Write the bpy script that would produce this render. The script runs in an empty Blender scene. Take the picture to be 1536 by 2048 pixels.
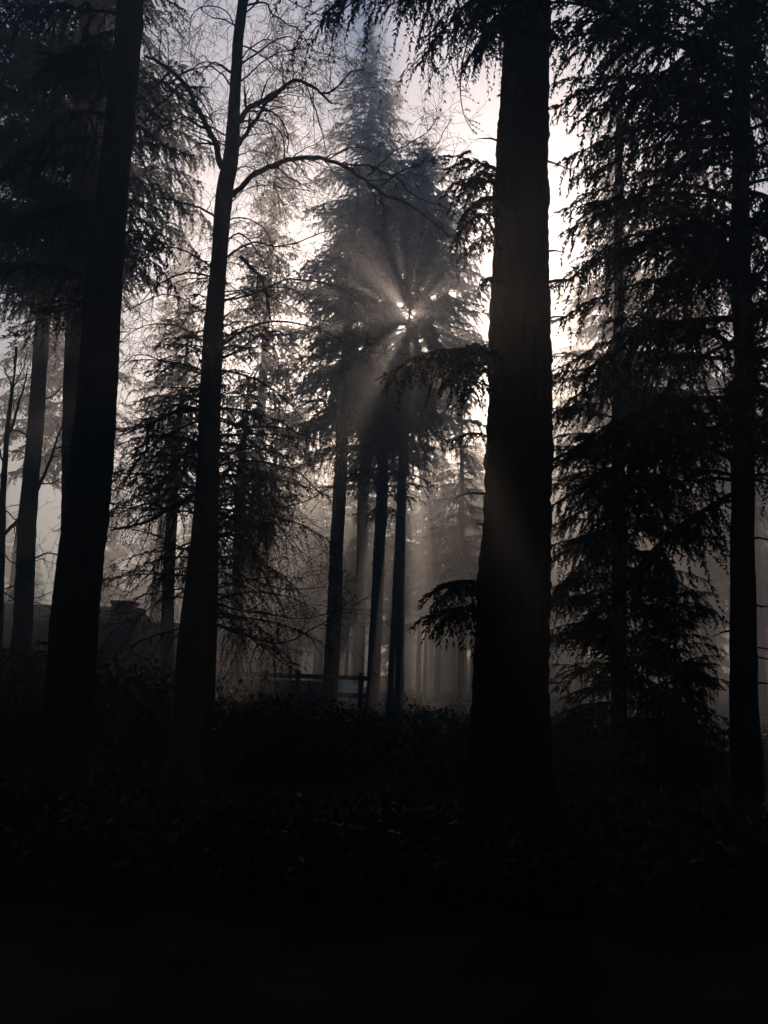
import bpy, math, random
import numpy as np
from mathutils import Vector, Matrix

# ------------------------------------------------------------------ camera, sky, sun, exposure
SC = bpy.context.scene
COL = SC.collection
R = math.radians
W, H, F = 1536.0, 2048.0, 1745.0          # photograph frame and focal length in its pixels
PITCH, ROLL = 10.5, 2.0
CAM_Z = 1.6

cam = bpy.data.cameras.new('camera')
cam_ob = bpy.data.objects.new('camera', cam)
COL.objects.link(cam_ob)
cam.sensor_fit = 'VERTICAL'
cam.angle_y = 2 * math.atan(H / 2 / F)
cam.clip_start = 0.05
cam.clip_end = 3000
CAM_M = Matrix.Translation((0, 0, CAM_Z)) @ Matrix.Rotation(R(90 + PITCH), 4, 'X') @ Matrix.Rotation(R(ROLL), 4, 'Z')
cam_ob.matrix_world = CAM_M
SC.camera = cam_ob
CR = CAM_M.to_3x3()

def ray(px, py):
    return (CR @ Vector(((px - W / 2) / F, -(py - H / 2) / F, -1.0))).normalized()

def at(px, py, Y):
    """World point seen at a photograph pixel, Y metres in front of the camera."""
    d = ray(px, py)
    return Vector((0, 0, CAM_Z)) + d * (Y / d.y)

def pix(p):
    q = CR.transposed() @ (Vector(p) - Vector((0, 0, CAM_Z)))
    if q.z > -0.05:
        return (-9999.0, -9999.0)
    return (W / 2 + F * q.x / -q.z, H / 2 - F * q.y / -q.z)

SUN_PX = (820, 632)
SD = ray(*SUN_PX)
EL = math.asin(SD.z)
AZ = math.atan2(SD.x, SD.y)

world = bpy.data.worlds.new('World')
SC.world = world
world.use_nodes = True
nt = world.node_tree
nt.nodes.clear()
wo = nt.nodes.new('ShaderNodeOutputWorld')
bg = nt.nodes.new('ShaderNodeBackground')
sky = nt.nodes.new('ShaderNodeTexSky')
sky.sky_type = 'NISHITA'
sky.sun_disc = False
sky.sun_elevation = EL
sky.sun_rotation = AZ
sky.air_density = 1.6
sky.dust_density = 0.0
sky.ozone_density = 6.0
bg.inputs['Strength'].default_value = 0.085
nt.links.new(sky.outputs[0], bg.inputs[0])
nt.links.new(bg.outputs[0], wo.inputs[0])

sun = bpy.data.lights.new('sun_lamp', 'SUN')
sun.energy = 5.0
sun.angle = R(0.4)
sun.color = (1.0, 0.80, 0.66)
sun_ob = bpy.data.objects.new('sun_lamp', sun)
COL.objects.link(sun_ob)
sun_ob.rotation_euler = (-SD).to_track_quat('-Z', 'Y').to_euler()
sun_ob.location = SD * 60

HAZE_DENSITY = 0.0125
HAZE_G = 0.79
SC.view_settings.view_transform = 'Standard'
SC.view_settings.look = 'None'
SC.view_settings.gamma = 1.0
SC.view_settings.exposure = -0.05
SC.cycles.use_denoising = True
SC.cycles.volume_bounces = 0
SC.cycles.max_bounces = 4
SC.cycles.diffuse_bounces = 1
SC.cycles.glossy_bounces = 2
SC.cycles.transmission_bounces = 4
SC.cycles.sample_clamp_indirect = 2.0

# ------------------------------------------------------------------ materials
def mat(name, build):
    m = bpy.data.materials.new(name)
    m.use_nodes = True
    n = m.node_tree
    b = n.nodes['Principled BSDF']
    build(n, b)
    return m

def noise_mix(n, b, c1, c2, scale=4.0, detail=6, stretch=(1, 1, 1), bump=0.0, bscale=None, rough=0.9, lo=.35, hi=.65, extra=None):
    tc = n.nodes.new('ShaderNodeTexCoord')
    mp = n.nodes.new('ShaderNodeMapping')
    mp.inputs['Scale'].default_value = stretch
    n.links.new(tc.outputs['Object'], mp.inputs[0])
    nz = n.nodes.new('ShaderNodeTexNoise')
    nz.inputs['Scale'].default_value = scale
    nz.inputs['Detail'].default_value = detail
    n.links.new(mp.outputs[0], nz.inputs['Vector'])
    rp = n.nodes.new('ShaderNodeValToRGB')
    rp.color_ramp.elements[0].position = lo
    rp.color_ramp.elements[1].position = hi
    rp.color_ramp.elements[0].color = (*c1, 1)
    rp.color_ramp.elements[1].color = (*c2, 1)
    n.links.new(nz.outputs['Fac'], rp.inputs[0])
    n.links.new(rp.outputs[0], b.inputs['Base Color'])
    b.inputs['Roughness'].default_value = rough
    if 'Specular IOR Level' in b.inputs:
        b.inputs['Specular IOR Level'].default_value = 0.02
    if bump:
        n2 = n.nodes.new('ShaderNodeTexNoise')
        n2.inputs['Scale'].default_value = bscale or scale * 2
        n2.inputs['Detail'].default_value = 8
        n.links.new(mp.outputs[0], n2.inputs['Vector'])
        bp = n.nodes.new('ShaderNodeBump')
        bp.inputs['Strength'].default_value = bump
        bp.inputs['Distance'].default_value = 0.04
        n.links.new(n2.outputs['Fac'], bp.inputs['Height'])
        n.links.new(bp.outputs[0], b.inputs['Normal'])

M = {}
M['bark'] = mat('conifer_bark', lambda n, b: noise_mix(n, b, (.015, .012, .009), (.045, .036, .028), 9, 8, (1, 1, .18), bump=1.0))
M['bark_pale'] = mat('smooth_bark', lambda n, b: noise_mix(n, b, (.035, .03, .026), (.08, .075, .068), 6, 8, (1, 1, .5), bump=.6))
M['twig'] = mat('twig_bark', lambda n, b: noise_mix(n, b, (.025, .018, .013), (.05, .038, .028), 6))
M['needles'] = mat('conifer_needles', lambda n, b: noise_mix(n, b, (.009, .016, .008), (.028, .042, .018), 1.3, 3, rough=.75))
M['leaf'] = mat('shrub_leaves', lambda n, b: noise_mix(n, b, (.012, .02, .009), (.03, .045, .018), 5, 3, rough=.5))
M['soil'] = mat('forest_floor', lambda n, b: noise_mix(n, b, (.008, .007, .005), (.028, .022, .015), 1.4, 10, bump=1.0, bscale=8))
M['litter'] = mat('leaf_litter', lambda n, b: noise_mix(n, b, (.03, .022, .012), (.08, .055, .03), 9, 3))
M['roof'] = mat('roof_shingles', lambda n, b: noise_mix(n, b, (.02, .02, .02), (.05, .045, .04), 12, 6, (1, 1, 4), bump=.5))
M['siding'] = mat('painted_siding', lambda n, b: noise_mix(n, b, (.05, .042, .035), (.08, .07, .06), 5, 5, (1, 1, 6)))
M['brick'] = mat('chimney_brick', lambda n, b: noise_mix(n, b, (.12, .05, .035), (.2, .1, .07), 14, 3))
M['wood'] = mat('weathered_wood', lambda n, b: noise_mix(n, b, (.03, .026, .02), (.08, .07, .055), 8, 6, (1, 1, 1), bump=.4))
M['trim'] = mat('window_trim', lambda n, b: noise_mix(n, b, (.35, .34, .32), (.45, .44, .42), 5))
def _glass(n, b):
    b.inputs['Base Color'].default_value = (.02, .025, .03, 1)
    b.inputs['Roughness'].default_value = .08
M['glass'] = mat('dark_glass', _glass)
def _paint(n, b):
    noise_mix(n, b, (.42, .44, .46), (.48, .5, .52), 2, 2, rough=.25)
    b.inputs['Coat Weight'].default_value = .6
    b.inputs['Specular IOR Level'].default_value = .5
M['paint'] = mat('pale_car_paint', _paint)
def _rub(n, b):
    b.inputs['Base Color'].default_value = (.015, .015, .015, 1)
    b.inputs['Roughness'].default_value = .8
M['rubber'] = mat('tyre_rubber', _rub)
def _met(n, b):
    b.inputs['Base Color'].default_value = (.4, .4, .4, 1)
    b.inputs['Metallic'].default_value = 1
    b.inputs['Roughness'].default_value = .35
M['metal'] = mat('bare_metal', _met)

# ------------------------------------------------------------------ object helpers
def tag(o, label=None, cat=None, group=None, kind=None):
    if label: o['label'] = label
    if cat: o['category'] = cat
    if group: o['group'] = group
    if kind: o['kind'] = kind
    return o

def empty(name, loc, label=None, cat=None, group=None, rz=0.0):
    o = bpy.data.objects.new(name, None)
    COL.objects.link(o)
    o.location = loc
    o.rotation_euler = (0, 0, rz)
    o.empty_display_size = .3
    return tag(o, label, cat, group)

def np_mesh(name, V, polys, material, smooth=False):
    """polys: list of int arrays (n,3) / (n,4)."""
    me = bpy.data.meshes.new(name)
    V = np.asarray(V, dtype=np.float32)
    polys = [np.asarray(p, dtype=np.int32) for p in polys if len(p)]
    nl = sum(p.size for p in polys)
    npol = sum(len(p) for p in polys)
    me.vertices.add(len(V)); me.vertices.foreach_set('co', V.ravel())
    me.loops.add(nl); me.polygons.add(npol)
    me.loops.foreach_set('vertex_index', np.concatenate([p.ravel() for p in polys]))
    st, s = [], 0
    for p in polys:
        k = p.shape[1]
        st.append(s + np.arange(len(p)) * k)
        s += p.size
    me.polygons.foreach_set('loop_start', np.concatenate(st).astype(np.int32))
    if smooth:
        me.polygons.foreach_set('use_smooth', np.ones(npol, dtype=bool))
    me.update(calc_edges=True)
    me.materials.append(material)
    return me

def link(name, me, parent=None, loc=None):
    o = bpy.data.objects.new(name, me)
    COL.objects.link(o)
    if parent is not None:
        o.parent = parent
    if loc is not None:
        o.location = loc
    return o

def box_arrays(boxes):
    V, Q = [], []
    for (x0, x1, y0, y1, z0, z1) in boxes:
        b = len(V)
        V += [(x0, y0, z0), (x1, y0, z0), (x1, y1, z0), (x0, y1, z0), (x0, y0, z1), (x1, y0, z1), (x1, y1, z1), (x0, y1, z1)]
        Q += [(b, b+3, b+2, b+1), (b+4, b+5, b+6, b+7), (b, b+1, b+5, b+4), (b+1, b+2, b+6, b+5), (b+2, b+3, b+7, b+6), (b+3, b, b+4, b+7)]
    return V, Q

def boxes(name, bl, material, parent=None):
    V, Q = box_arrays(bl)
    return link(name, np_mesh(name, V, [Q], material), parent)

def norm(v):
    return v / np.maximum(np.linalg.norm(v, axis=-1, keepdims=True), 1e-9)

def tube(P, rad, sides=6, rough=0.0, rng=None, cap=True):
    """Tapered tube through points P; returns V, quads."""
    P = np.asarray(P, float); rad = np.asarray(rad, float)
    n = len(P)
    T = np.gradient(P, axis=0); T = norm(T)
    ref = np.array([0., 0., 1.]) if abs(T[0][2]) < .9 else np.array([0., 1., 0.])
    A = norm(np.cross(T, ref)); B = np.cross(T, A)
    th = np.arange(sides) * 2 * math.pi / sides
    rr = np.repeat(rad[:, None], sides, 1)
    if rough and rng is not None:
        rr = rr * (1 + rough * rng.standard_normal((n, sides)))
        per = 1 + rough * 1.2 * rng.standard_normal(sides)
        rr = rr * per[None, :]
    V = P[:, None, :] + rr[..., None] * (np.cos(th)[None, :, None] * A[:, None, :] + np.sin(th)[None, :, None] * B[:, None, :])
    V = V.reshape(-1, 3)
    i = np.arange(n - 1)[:, None] * sides; j = np.arange(sides)[None, :]; j2 = (j + 1) % sides
    Q = np.stack([i + j, i + j2, i + sides + j2, i + sides + j], -1).reshape(-1, 4)
    return V, Q

def resample(P, n):
    P = np.asarray(P, float)
    d = np.r_[0, np.cumsum(np.linalg.norm(np.diff(P, axis=0), axis=1))]
    # smooth through a Catmull-Rom like cubic
    t = np.linspace(0, d[-1], n)
    if len(P) < 3:
        return np.stack([np.interp(t, d, P[:, k]) for k in range(3)], 1), t / d[-1]
    m = np.gradient(P, d, axis=0)
    idx = np.clip(np.searchsorted(d, t, 'right') - 1, 0, len(P) - 2)
    h = (d[idx + 1] - d[idx])[:, None]; u = ((t - d[idx]) / h[:, 0])[:, None]
    out = (2*u**3 - 3*u**2 + 1) * P[idx] + (u**3 - 2*u**2 + u) * h * m[idx] + (-2*u**3 + 3*u**2) * P[idx+1] + (u**3 - u**2) * h * m[idx+1]
    return out, t / d[-1]

class Acc:
    def __init__(s): s.V = []; s.Q = []; s.T = []; s.n = 0
    def add(s, V, Q=None, T=None):
        if Q is not None and len(Q): s.Q.append(np.asarray(Q) + s.n)
        if T is not None and len(T): s.T.append(np.asarray(T) + s.n)
        s.V.append(V); s.n += len(V)
    def mesh(s, name, m, smooth=False):
        P = []
        if s.Q: P.append(np.concatenate(s.Q))
        if s.T: P.append(np.concatenate(s.T))
        return np_mesh(name, np.concatenate(s.V), P, m, smooth)

# ------------------------------------------------------------------ conifer boughs
def make_bough(L, seed, leaf=.075, lw=.02, sp=.034, sec_sp=.075, droop=.55, arch=.12, sag=.30, width=.42, wood=True, bare=.12):
    """A drooping bough along +X, length L. Returns wood (V,Q) and leaf triangle vertices (n*3,3)."""
    rng = np.random.default_rng(seed)
    n = 14
    s = np.linspace(0, 1, n)
    wob = np.cumsum(rng.standard_normal(n)) * .012 * L
    X = np.stack([s * L, wob, L * (arch * np.sin(s * math.pi * .55) - sag * s**2.1)], 1)
    X[:, 1] -= X[0, 1]
    acc = Acc()
    r0 = .008 + .0085 * L
    if wood:
        acc.add(*tube(X, r0 * (1 - .9 * s) + .0015, 5))
    leaves = []
    ss = np.arange(bare, .995, sec_sp / L)
    k = 0
    items = [(t, (-1) ** i) for i, t in enumerate(ss)] + [(.99, 0)]
    for t, side in items:
        if rng.random() < .10: continue
        t = min(.995, max(bare * .8, t + rng.normal(0, .3) * sec_sp / L))
        b = np.array([np.interp(t, s, X[:, c]) for c in range(3)])
        env = (1 - t) ** .55 * min(1, (t - bare) * 5 + .35)
        ln = (width * L * env * .75 + .12) * rng.uniform(.45, 1.15)
        ln = min(ln, 1.3)
        ang = R(rng.normal(58, 12)) * side if side else rng.normal(0, .2)
        d = np.array([math.cos(ang), math.sin(ang), rng.normal(-.12, .14)])
        d /= np.linalg.norm(d)
        dr = droop * rng.uniform(.5, 1.5)
        m = max(3, int(ln / sp))
        u = np.linspace(.04, 1, m)
        C = b + d * (ln * (u - .28 * u**2 * dr))[:, None] + np.array([0, 0, -1.]) * (dr * ln * u**1.8)[:, None]
        C += rng.standard_normal((m, 3)) * .006
        if wood:
            st = max(1, m // 5)
            Cw = np.vstack([b, C[::st]])
            acc.add(*tube(Cw, np.linspace(.005, .0015, len(Cw)), 3))
        Tn = norm(np.gradient(C, axis=0))
        side_v = norm(np.cross(Tn, np.array([0, 0, 1.]) + rng.normal(0, .25, 3)))
        for sg in (-1, 1, 0):
            msk = rng.random(m) < (.92 if sg else .5)
            c = C[msk]; tt = Tn[msk]; sv = side_v[msk]
            q = len(c)
            if q == 0: continue
            D = norm(tt * rng.uniform(.5, 1.1, (q, 1)) + sv * sg * rng.uniform(.5, 1.0, (q, 1)) + rng.normal(0, .22, (q, 3)) + np.array([0, 0, -.25]))
            l = leaf * rng.uniform(.6, 1.5, (q, 1)) * (1 - .35 * u[msk])[:, None]
            Pp = norm(np.cross(D, rng.normal(0, 1, (q, 3)))) * (lw / 2)
            tri = np.stack([c - Pp, c + Pp, c + D * l], 1)
            leaves.append(tri.reshape(-1, 3))
    LV = np.concatenate(leaves)
    return (acc if wood else None), LV, X

PROTO = {}
FINE = {}
def bough_protos():
    for L in (1.0, 1.6, 2.3):
        for k in range(3):
            w, lv, X = make_bough(L, int(L * 100) + k + 50, leaf=.065, lw=.020, sp=.034, sec_sp=.075,
                                  droop=(.8, 1.1, .6)[k], arch=(.05, .1, .02)[k], sag=(.30, .40, .25)[k], width=(.55, .6, .62)[k])
            FINE[(L, k)] = (w.mesh('bough', M['twig']), np_mesh('foliage', lv, [np.arange(len(lv)).reshape(-1, 3)], M['needles']), X[-1])
    for L in (1.0, 1.6, 2.3, 3.1, 4.0):
        for k in range(3):
            w, lv, X = make_bough(L, int(L * 100) + k, leaf=.080, lw=.027, sp=.026, sec_sp=.045,
                                  droop=(.6, .95, .75)[k], arch=(.10, .16, .05)[k], sag=(.25, .38, .30)[k], width=(.50, .44, .58)[k])
            wm = w.mesh('bough', M['twig'])
            fm = np_mesh('foliage', lv, [np.arange(len(lv)).reshape(-1, 3)], M['needles'])
            PROTO[(L, k)] = (wm, fm, X[-1])
bough_protos()
print('bough tris', {k: len(v[1].polygons) for k, v in PROTO.items()})

def bough_frame(A, B, tip, roll=0.0):
    """Matrix taking the proto (origin to tip) onto A -> B, z kept up."""
    A = Vector(A); B = Vector(B)
    d = B - A; tl = Vector(tip)
    s = d.length / tl.length
    hx = Vector((d.x, d.y, 0))
    if hx.length < .02: hx = Vector((1, 0, 0))
    az = math.atan2(hx.y, hx.x)
    el = math.atan2(d.z, Vector((d.x, d.y)).length) - math.atan2(tl.z, tl.x)
    return Matrix.Translation(A) @ Matrix.Rotation(az, 4, 'Z') @ Matrix.Rotation(-el, 4, 'Y') @ Matrix.Rotation(roll, 4, 'X') @ Matrix.Scale(s, 4)

def place_bough(parent, A, B, k=0, roll=0.0, label=None, protos=None):
    L = (Vector(B) - Vector(A)).length
    PR = protos or PROTO
    key = min(PR, key=lambda q: abs(q[0] - L) + (0 if q[1] == k % 3 else .01))
    wm, fm, tip = PR[key]
    o = link('bough', wm, parent)
    o.matrix_local = Matrix.Translation(-parent.location) @ bough_frame(A, B, tip, roll)
    f = link('foliage', fm, o)
    if label: o['label'] = label
    return o

FAR = {}
def far_bough(L, k, lod):
    """coarse boughs for merged crowns; lod = leaf length in metres"""
    key = (round(L * 2) / 2 or .5, k, lod)
    if key not in FAR:
        w, lv, X = make_bough(key[0], 900 + k * 17 + int(key[0] * 10), leaf=lod, lw=lod * .40, sp=lod * .36, sec_sp=lod * .6,
                              droop=(.45, .75)[k % 2], arch=.1, sag=(.22, .36)[k % 2], width=.62, wood=False, bare=.06)
        FAR[key] = (lv, X)
    return FAR[key]

def crown_arrays(rng, axis, z0, z1, rad_fn, lod, per_m, up=.15, gap=0.0):
    """axis(z)->xyz of the trunk; boughs between z0 and z1; returns leaf vertex array + thin wood tubes."""
    out = []; wood = Acc()
    N = int((z1 - z0) * per_m)
    for i in range(N):
        z = z0 + (z1 - z0) * (i + rng.random()) / N
        f = (z - z0) / (z1 - z0)
        r = rad_fn(f) * rng.uniform(.6, 1.15)
        if rng.random() < gap * (1 - f * 2.6): continue
        if r < .3: r = .3
        lv, X = far_bough(min(r, 5), int(rng.integers(0, 4)), lod)
        sc = r / X[-1][0]
        sc = min(max(sc, .6), 1.5)
        az = rng.uniform(0, 2 * math.pi)
        el = up * (f * 1.6 - .4) + rng.normal(0, .10)
        ca, sa, ce, se = math.cos(az), math.sin(az), math.cos(el), math.sin(el)
        V = lv * sc
        V = np.stack([V[:, 0] * ce - V[:, 2] * se, V[:, 1], V[:, 0] * se + V[:, 2] * ce], 1)
        V = np.stack([V[:, 0] * ca - V[:, 1] * sa, V[:, 0] * sa + V[:, 1] * ca, V[:, 2]], 1)
        base = np.asarray(axis(z))
        out.append(V + base)
        Xs = X * sc
        Xs = np.stack([Xs[:, 0] * ce - Xs[:, 2] * se, Xs[:, 1], Xs[:, 0] * se + Xs[:, 2] * ce], 1)
        Xs = np.stack([Xs[:, 0] * ca - Xs[:, 1] * sa, Xs[:, 0] * sa + Xs[:, 1] * ca, Xs[:, 2]], 1) + base
        wood.add(*tube(Xs[::3], np.linspace(.02 + .008 * r, .006, len(Xs[::3])), 3))
    return np.concatenate(out), wood

# openings in the crowns where the low sun breaks through: (x, y, radius) in photograph pixels
GAPS = [(821, 633, 7), (812, 626, 3.5), (834, 628, 3.5), (801, 611, 4), (824, 585, 4), (842, 579, 5), (865, 594, 5), (805, 657, 5), (821, 683, 3), (839, 681, 5),
        (880, 675, 5), (806, 555, 4), (792, 666, 3), (773, 634, 4), (711, 650, 7), (732, 618, 5), (869, 650, 3.5), (700, 600, 5), (905, 660, 5), (905, 590, 5), (720, 700, 5), (850, 700, 4), (788, 690, 4), (760, 600, 4)]
def pix_np(P):
    Rm = np.array(CR)
    q = (P - np.array([0, 0, CAM_Z])) @ Rm
    return W / 2 + F * q[:, 0] / -q[:, 2], H / 2 - F * q[:, 1] / -q[:, 2]
def open_gaps(lv, off):
    """drop whole leaf triangles lying across the openings"""
    T = (lv + off).reshape(-1, 3, 3)
    keep = np.ones(len(T), dtype=bool)
    pts = np.concatenate([T, T.mean(1, keepdims=True), (T[:, :1] + T[:, 2:]) / 2], 1)
    X, Y = pix_np(pts.reshape(-1, 3)); X = X.reshape(-1, 5); Y = Y.reshape(-1, 5)
    rg = np.random.default_rng(3)
    for gx, gy, gr in GAPS:
        th = np.arctan2(Y - gy, X - gx); ph = rg.uniform(0, 6.28, 2)
        lob = 1 / (.72 + .32 * np.sin(2 * th + ph[0]) + .22 * np.sin(3 * th + ph[1])).clip(.4)
        d = (np.hypot(X - gx, Y - gy) * (lob if gr != 7 or gx != 821 else 1)).min(1)
        keep &= ~(d < gr * .75 * rg.uniform(.55, 1.2, len(d)))
        # the beam's own corridor, parallel to the sunlight
        A = np.array(at(gx, gy, 42.0)); S_ = np.array(SD)
        q = pts - A; q = q - (q @ S_)[..., None] * S_
        keep &= ~(np.linalg.norm(q, axis=-1).min(1) < (gr * .042 + .05) * rg.uniform(.7, 1.15, len(d)))
    return lv.reshape(-1, 3, 3)[keep].reshape(-1, 3)

def crown_mesh(rng, axis, z0, z1, rad_fn, lod, per_m, up=.15, gap=0.0, name='crown', off=None):
    lv, wd = crown_arrays(rng, axis, z0, z1, rad_fn, lod, per_m, up, gap)
    if off is not None:
        lv = open_gaps(lv, np.asarray(off))
    a = Acc()
    a.add(lv, None, np.arange(len(lv)).reshape(-1, 3))
    me_v = a
    wv = np.concatenate(wd.V); wq = np.concatenate(wd.Q)
    a.add(wv, wq)
    nt_ = len(lv) // 3
    me = a.mesh(name, M['needles'])
    me.materials.append(M['twig'])
    # quads come first in the polygon list
    idx = np.zeros(len(me.polygons), dtype=np.int32); idx[:len(wq)] = 1
    me.polygons.foreach_set('material_index', idx)
    return me

# ------------------------------------------------------------------ trunks
def trunk_mesh(pts, rads, rng, sides=22, rough=.02, step=.18, flare=True, name='trunk', m=None):
    P, t = resample(pts, max(8, int(np.linalg.norm(np.diff(np.asarray(pts, float), axis=0), axis=1).sum() / step)))
    rr = np.interp(t, np.linspace(0, 1, len(rads)), rads) if not isinstance(rads, np.ndarray) else rads
    z = P[:, 2]
    if flare:
        rr = rr * (1 + .55 * np.exp(-np.maximum(z, 0) / .35))
    rr = rr * (1 + .02 * np.sin(z * 5 + rng.uniform(0, 6)) * rng.random())
    for _ in range(max(1, int(len(z) / 25))):          # old branch collars and swellings
        c = rng.uniform(1, z.max()); rr = rr * (1 + rng.uniform(.02, .06) * np.exp(-((z - c) / .12) ** 2))
    V, Q = tube(P, rr, sides, rough, rng)
    return np_mesh(name, V, [Q], m or M['bark'], True), P

def photo_trunk(pp, Y, top_z):
    """pp: list of (px, py, width_px) bottom to top at depth Y -> points from the ground to top_z, radii by height"""
    pts = [at(x, y, Y) for x, y, w in pp]
    rad = []
    for (x, y, w), p in zip(pp, pts):
        d = (CR.transposed() @ (p - Vector((0, 0, CAM_Z)))).z
        rad.append(w * abs(d) / F / 2)
    P = [np.array(p) for p in pts]
    g = P[1] - P[0]; g = g / g[2]
    P0 = P[0] - g * P[0][2] * 1.0; P0[2] = -.15
    r0 = rad[0] + (rad[0] - rad[1]) / max(.3, P[1][2] - P[0][2]) * max(0, P[0][2]) * .6
    gt = (P[-1] - P[0]) / (P[-1][2] - P[0][2])
    zs = [P0[2]] + [p[2] for p in P]; rs = [r0] + rad
    pts2 = [P0] + P
    if top_z > P[-1][2] + .5:
        zz = np.linspace(P[-1][2], top_z, 5)[1:]
        for z in zz:
            pts2.append(P[-1] + gt * (z - P[-1][2]))
            rs.append(max(.03, rad[-1] * (1 - .9 * (z - P[-1][2]) / (top_z - P[-1][2]))))
            zs.append(z)
    return np.array(pts2), np.array(zs), np.array(rs)

class Tree:
    """One tree: an Empty at the foot with trunk, boughs and crown as children."""
    def __init__(s, name, label, cat, pp, Y, top_z, seed, group=None, sides=22, rough=.02, m=None):
        s.rng = np.random.default_rng(seed)
        pts, zs, rs = photo_trunk(pp, Y, top_z)
        base = pts[0].copy(); base[2] = 0
        s.root = empty(name, base, label, cat, group)
        n = max(10, int(top_z / (.07 if sides > 30 else .15)))
        P, t = resample(pts, n)
        rr = np.interp(P[:, 2], zs, rs)
        rr = rr * (1 + .45 * np.exp(-np.maximum(P[:, 2], 0) / .3))
        for _ in range(n // 14):
            c = s.rng.uniform(.6, top_z); rr = rr * (1 + s.rng.uniform(.01, .06) * np.exp(-((P[:, 2] - c) / .10) ** 2))
        P = P + np.stack([np.sin(P[:, 2] * 1.3 + seed) * .012, np.cos(P[:, 2] * 1.1 + seed) * .012, P[:, 2] * 0], 1)
        lf = s.rng.normal(0, 1, (n // 6 + 3, 1)); rr = rr * (1 + .02 * np.interp(np.arange(n) / 6, np.arange(len(lf)), lf[:, 0]))
        lean = np.cumsum(s.rng.normal(0, .0035, (n, 2)), 0); lean -= np.linspace(0, 1, n)[:, None] * lean[-1]
        P[:, :2] += np.clip(lean, -.05, .05)
        V, Q = tube(P - base, rr, sides, rough, s.rng)
        s.trunk = link('trunk', np_mesh('trunk', V, [Q], m or M['bark'], True), s.root)
        s.P = P; s.rr = rr; s.base = base; s.top = top_z
    def axis(s, z):
        return np.array([np.interp(z, s.P[:, 2], s.P[:, k]) for k in range(3)])
    def laxis(s, z):
        return s.axis(z) - s.base
    def r(s, z):
        return float(np.interp(z, s.P[:, 2], s.rr))
    def bough(s, a, b, Y=None, Yb=None, k=0, roll=0.0, fine=False):
        """bough from photograph pixel a (on the trunk) to pixel b; Yb depth of the tip"""
        Y = Y or s.P[:, 1].mean(); Yb = Yb or Y
        A = at(a[0], a[1], Y); B = at(b[0], b[1], Yb)
        return place_bough(s.root, A, B, k, roll, protos=FINE if fine else None)
    def auto(s, z0, z1, rad_fn, per_m, z_merge=None, az_range=None, up=.1, keep=None, lod=.13, protos=None):
        """boughs as parts where the frame sees them, the rest merged into one crown part"""
        N = int((z1 - z0) * per_m); lv = []
        for i in range(N):
            z = z0 + (z1 - z0) * (i + s.rng.random()) / N
            f = (z - z0) / (z1 - z0)
            r = max(.5, rad_fn(f) * s.rng.uniform(.7, 1.15))
            az = s.rng.uniform(0, 2 * math.pi) if az_range is None else R(s.rng.uniform(*az_range))
            el = up * (f * 1.6 - .5) + s.rng.normal(0, .17) - .15
            A = Vector(s.axis(z))
            B = A + Vector((math.cos(az) * math.cos(el), math.sin(az) * math.cos(el), math.sin(el))) * r
            if keep and not keep(A, B, pix(A), pix(B)): continue
            a, b = pix(A), pix(B)
            mx = 70
            vis = any(-mx < q[0] < W + mx and -mx < q[1] < H + mx for q in (a, b, pix((A + B) / 2)))
            if vis:
                place_bough(s.root, A, B, int(s.rng.integers(0, 3)), s.rng.normal(0, .3), protos=protos)
            else:
                v, X = far_bough(r, int(s.rng.integers(0, 4)), lod)
                Mx = np.array(Matrix.Translation(-s.root.location) @ bough_frame(A, B, X[-1]))
                lv.append(v @ Mx[:3, :3].T + Mx[:3, 3])
        if lv:
            lv = np.concatenate(lv)
            link('crown', np_mesh('crown', lv, [np.arange(len(lv)).reshape(-1, 3)], M['needles']), s.root)

# ------------------------------------------------------------------ setting: ground
def ground():
    n = 181; S = 175.0
    u = np.linspace(-1, 1, n); c = np.sign(u) * np.abs(u) ** 1.8 * S
    X, Y = np.meshgrid(c, c + 0.0)
    def hz(x, y):
        h = .10 * np.sin(x * .31 + 1.3) * np.cos(y * .23 + .4) + .05 * np.sin(x * .9 + y * .7) + .02 * np.sin(x * 2.3 - y * 1.9)
        return h * np.clip((np.hypot(x, y) - 2) / 10, 0, 1) - .02
    Z = hz(X, Y)
    V = np.stack([X, Y, Z], -1).reshape(-1, 3)
    i = np.arange(n - 1)[:, None] * n; j = np.arange(n - 1)[None, :]
    Q = np.stack([i + j, i + j + 1, i + n + j + 1, i + n + j], -1).reshape(-1, 4)
    o = link('ground', np_mesh('ground', V, [Q], M['soil'], True))
    tag(o, kind='structure')
    return hz
GZ = ground()

# the sun's disc, far outside the haze
def sun_disc():
    D = 2000.0; rad = D * math.tan(R(.14))
    c = Vector((0, 0, CAM_Z)) + SD * D
    me = bpy.data.meshes.new('sun')
    import bmesh
    bm = bmesh.new(); bmesh.ops.create_uvsphere(bm, u_segments=32, v_segments=16, radius=rad); bm.to_mesh(me); bm.free()
    m = bpy.data.materials.new('sun_surface'); m.use_nodes = True
    n = m.node_tree; n.nodes.clear()
    o_ = n.nodes.new('ShaderNodeOutputMaterial'); e = n.nodes.new('ShaderNodeEmission')
    e.inputs[0].default_value = (1, .95, .88, 1); e.inputs[1].default_value = 60
    n.links.new(e.outputs[0], o_.inputs[0])
    try: m.cycles.emission_sampling = 'NONE'
    except Exception: pass
    me.materials.append(m)
    tag(link('sun', me, loc=c), kind='structure')
sun_disc()

# ------------------------------------------------------------------ big near trees
def lerp_prof(*kv):
    xs = [k for k, v in kv]; ys = [v for k, v in kv]
    return lambda f: float(np.interp(f, xs, ys))

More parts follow.
